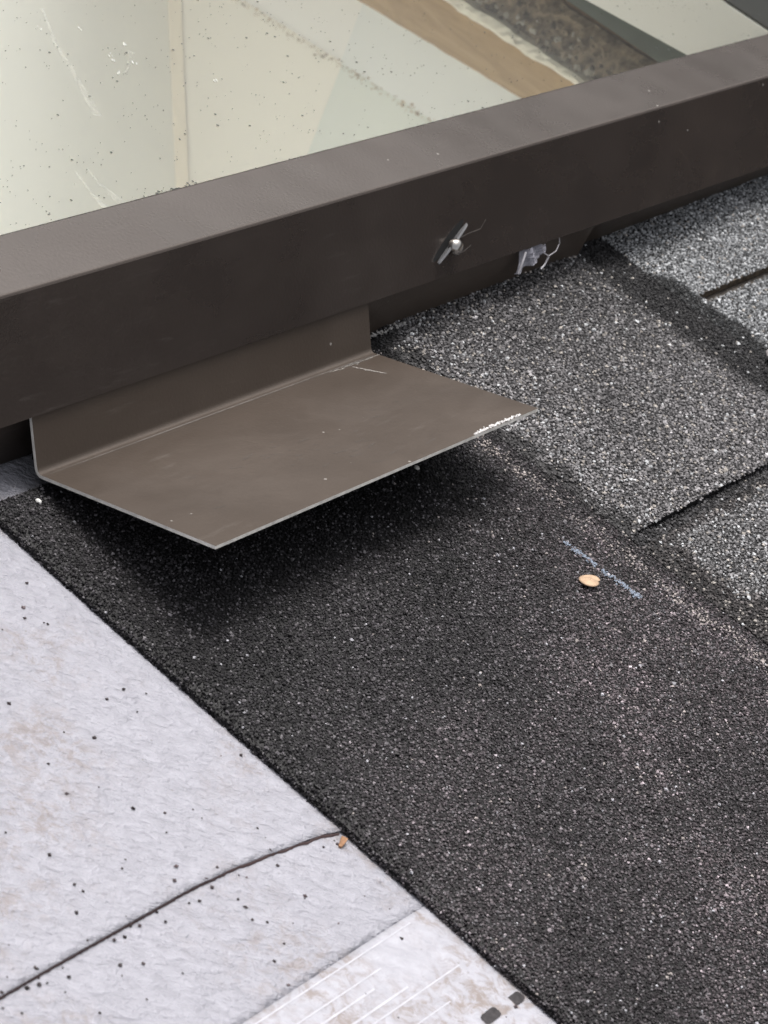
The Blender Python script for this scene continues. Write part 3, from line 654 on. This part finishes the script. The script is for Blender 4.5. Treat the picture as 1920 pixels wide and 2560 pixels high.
# washer: thin disc standing almost edge-on to us
wn = (wd * 0.92 + ns * 0.40).normalized(); wa = ld; wb = wn.cross(wa).normalized()
V = []; F = []; n = 40; wcen = pc + ns * 0.0014
for h in (-0.0004, 0.0004):
    for i in range(n):
        a = 2 * math.pi * i / n; V.append(tuple(wcen + wa * math.cos(a) * 0.0100 * random.uniform(0.98, 1.02) + wb * math.sin(a) * 0.0013 + wn * h))
for i in range(n): F.append((i, (i + 1) % n, (i + 1) % n + n, i + n))
F.append(tuple(range(n))[::-1]); F.append(tuple(range(n, 2 * n))); mesh_obj('washer', V, F, simple('dull_zinc', (0.17, 0.17, 0.175), 0.5, 0.4, 0.5, 300, 0.2), scr)
# slit behind the washer: its shade painted as a flat black oval
V = []; sc_ = pc + ns * 0.00025 - wd * 0.0012 * (-1) * (-1)
for i in range(20):
    a = 2 * math.pi * i / 20; V.append(tuple(sc_ + ld * math.cos(a) * 0.0106 + wd * math.sin(a) * 0.0017))
mesh_obj('shaded_slit', V, [tuple(range(20))], simple('slit_shade_black', (0.004, 0.004, 0.004), 0.9), scr)
def on_side(u, y, h=0.0001): p = Vector((SX(u), y, u)) + ns * h; return tuple(p)
Vs = []; Fs = []
for path in ([(0.0291, 0.1060), (0.0296, 0.1115), (0.0298, 0.1185), (0.0325, 0.1225)], [(0.0245, 0.1045), (0.0250, 0.1090), (0.0262, 0.1135)]):
    pp = [];
    for (a, b2), (c2, d2) in zip(path[:-1], path[1:]): pp += [(a + (c2 - a) * k / 6, b2 + (d2 - b2) * k / 6) for k in range(6)]
    o = len(Vs)
    for i, (z, y) in enumerate(pp):
        w_ = 0.00018 * random.uniform(0.6, 1.2); Vs += [on_side(z - w_, y), on_side(z + w_, y)]
        if i: Fs.append((o + 2 * i - 2, o + 2 * i - 1, o + 2 * i + 1, o + 2 * i))
mesh_obj('scratch', Vs, Fs, FAINTSCUFF, rail if False else sky_l)

# ---------------------------------------------------------------- torn plastic film
film = bpy.data.materials.new('cloudy_film'); film.use_nodes = True; b = film.node_tree.nodes['Principled BSDF']
b.inputs['Base Color'].default_value = (0.25, 0.245, 0.28, 1); b.inputs['Roughness'].default_value = 0.25; b.inputs['Alpha'].default_value = 0.75
o0 = Vector((-0.0632, 0.1400, 0.0125)); nx, ny = 16, 9; V = []; F = []
for i in range(nx):
    for j in range(ny):
        s, u = i / (nx - 1), j / (ny - 1)
        y = 0.1395 + 0.0145 * s + 0.004 * u; z = 0.0115 + 0.003 * s + u * (0.0070 - 0.0030 * s * s); x = -0.0605 - 0.0028 * u + 0.0011 * math.sin(s * 11 + u * 5) * random.uniform(0.4, 1.1)
        V.append((x, y, z))
for i in range(nx - 1):
    for j in range(ny - 1): a = i * ny + j; F.append((a, a + ny, a + ny + 1, a + 1))
fo = mesh_obj('film_scrap', V, F, film, smooth=False, origin=(-0.0605, 0.145, 0.0115)); md = fo.modifiers.new('Solidify', 'SOLIDIFY'); md.thickness = 0.0001
tag(fo, 'crumpled scrap of cloudy film stuck where frame meets shingles', 'plastic scrap')
# curled bright rim and two loops of the film
def tube(pts, r, n=6):
    V = []; F = []
    for i, p in enumerate(pts):
        p = Vector(p); q0 = Vector(pts[max(0, i - 1)]); q1 = Vector(pts[min(len(pts) - 1, i + 1)]); d = (q1 - q0).normalized(); a = d.orthogonal().normalized(); b2 = d.cross(a)
        for k in range(n): an = 2 * math.pi * k / n; V.append(tuple(p + (a * math.cos(an) + b2 * math.sin(an)) * r))
        if i:
            for k in range(n): F.append(((i - 1) * n + k, (i - 1) * n + (k + 1) % n, i * n + (k + 1) % n, i * n + k))
    return V, F
rim = simple('white_film_fold', (0.33, 0.32, 0.34), 0.4)
curve = lambda P_: [tuple(Vector(P_[i]).lerp(Vector(P_[i + 1]), k / 5)) for i in range(len(P_) - 1) for k in range(5)] + [P_[-1]]
V, F = join(tube(curve([(-0.0590, 0.1392, 0.0128), (-0.0600, 0.1408, 0.0160), (-0.0618, 0.1435, 0.0190)]), 0.00042),
            tube(curve([(-0.0615, 0.1525, 0.0198), (-0.0605, 0.1540, 0.0170), (-0.0598, 0.1575, 0.0155), (-0.0600, 0.1615, 0.0165), (-0.0612, 0.1640, 0.0185), (-0.0618, 0.1632, 0.0205)]), 0.00018),
            tube(curve([(-0.0598, 0.1575, 0.0152), (-0.0590, 0.1555, 0.0128), (-0.0585, 0.1530, 0.0118)]), 0.00035))
V = (np.array(V) ).tolist(); mesh_obj('folded_rim', V, F, rim, fo, smooth=True)

# ---------------------------------------------------------------- small loose things
def pebble(name, x, y, z, r, col, label, flat=0.7, cat='pebble', seed=1, stretch=1.3):
    rs = random.Random(seed); import bmesh
    bm = bmesh.new(); bmesh.ops.create_icosphere(bm, subdivisions=2, radius=1.0)
    V = [tuple(((v.co.x * stretch * r) * rs.uniform(0.88, 1.1) + x, v.co.y * r * rs.uniform(0.88, 1.1) + y, v.co.z * r * flat * rs.uniform(0.9, 1.1) + z)) for v in bm.verts]
    F = [tuple(v.index for v in f.verts) for f in bm.faces]; bm.free()
    o = mesh_obj(name, V, F, simple(name + '_surface', col, 0.6, 0, 0.4, 700, 0.2), origin=(x, y, z - r * flat), smooth=False)
    return tag(o, label, cat)
pebble('pebble', -0.0495, -0.0985, 0.0008, 0.0008, (0.62, 0.61, 0.59), 'white grit pebble at the near corner of the black shingle', seed=2)
pebble('pebble', 0.0105, 0.2195, 0.0030, 0.0036, (0.40, 0.37, 0.37), 'pinkish grey stone at the right edge by the dark shingle band', seed=4)
pebble('pebble', -0.0095, -0.0025 + 0.03, 0.0008, 0.0008, (0.6, 0.58, 0.54), 'small white chip on the black shingle below the flashing', seed=5)
# tan seed scale on the shingle
V = []; F = []; nr = 5; na = 30; cx, cy = 0.0540, 0.0372
for j in range(nr + 1):
    for i in range(na):
        a = 2 * math.pi * i / na; rr = j / nr; notch = 1 - 0.25 * math.exp(-((a - 0.55) / 0.16) ** 2) - 0.05 * math.sin(3 * a)
        x = cx + 0.0030 * rr * math.cos(a) * notch; y = cy + 0.0036 * rr * math.sin(a) * notch
        V.append((x, y, 0.0011 + 0.0005 * (1 - rr * rr) + 0.0006 * math.cos(a) * rr))
for j in range(nr):
    for i in range(na): a = j * na + i; b2 = j * na + (i + 1) % na; F.append((a, b2, b2 + na, a + na))
sc = mesh_obj('seed_scale', V, F, simple('tan_husk', (0.40, 0.28, 0.19), 0.85, 0, 0.3, 260, 0.3), origin=(cx, cy, 0.001), smooth=True)
md = sc.modifiers.new('Solidify', 'SOLIDIFY'); md.thickness = 0.0003; md.offset = -1
tag(sc, 'oval tan seed scale lying beside the pale chalk mark', 'seed scale')
# orange bark flake at the seam
V = [(0.0828, -0.1145, -0.0030), (0.0845, -0.1140, -0.0028), (0.0851, -0.1160, -0.0030), (0.0853, -0.1172, -0.0033), (0.0846, -0.1176, -0.0034), (0.0838, -0.1164, -0.0031)]
V = V + [(x, y, z - 0.0006) for x, y, z in V]
bf = mesh_obj('bark_flake', V, [(0, 1, 2, 3, 4, 5)[::-1], (6, 7, 8, 9, 10, 11)] + [(i, (i + 1) % 6, (i + 1) % 6 + 6, i + 6) for i in range(6)], simple('orange_bark', (0.25, 0.14, 0.08), 0.8, 0, 0.2, 500, 0.5), origin=(0.084, -0.116, -0.0045))
tag(bf, 'tiny orange brown bark flake at the end of the dark seam', 'bark flake')

# the sheets and what lies on them sit 2 mm below the shingle surface
for o in list(bpy.data.objects):
    if o.parent is None and (o.name.startswith('underlayment_sheet') or o.name.startswith('loose_granules') or o.name.startswith('bark_flake')):
        o.matrix_world = M @ Matrix.Translation(Vector(list(o['_o'])) + Vector((0.00073, -0.0012, 0.0015)))
for o in list(bpy.data.objects):
    if '_o' in o: del o['_o']
scene.render.engine = 'CYCLES'
scene.cycles.max_bounces = 10; scene.cycles.transparent_max_bounces = 12
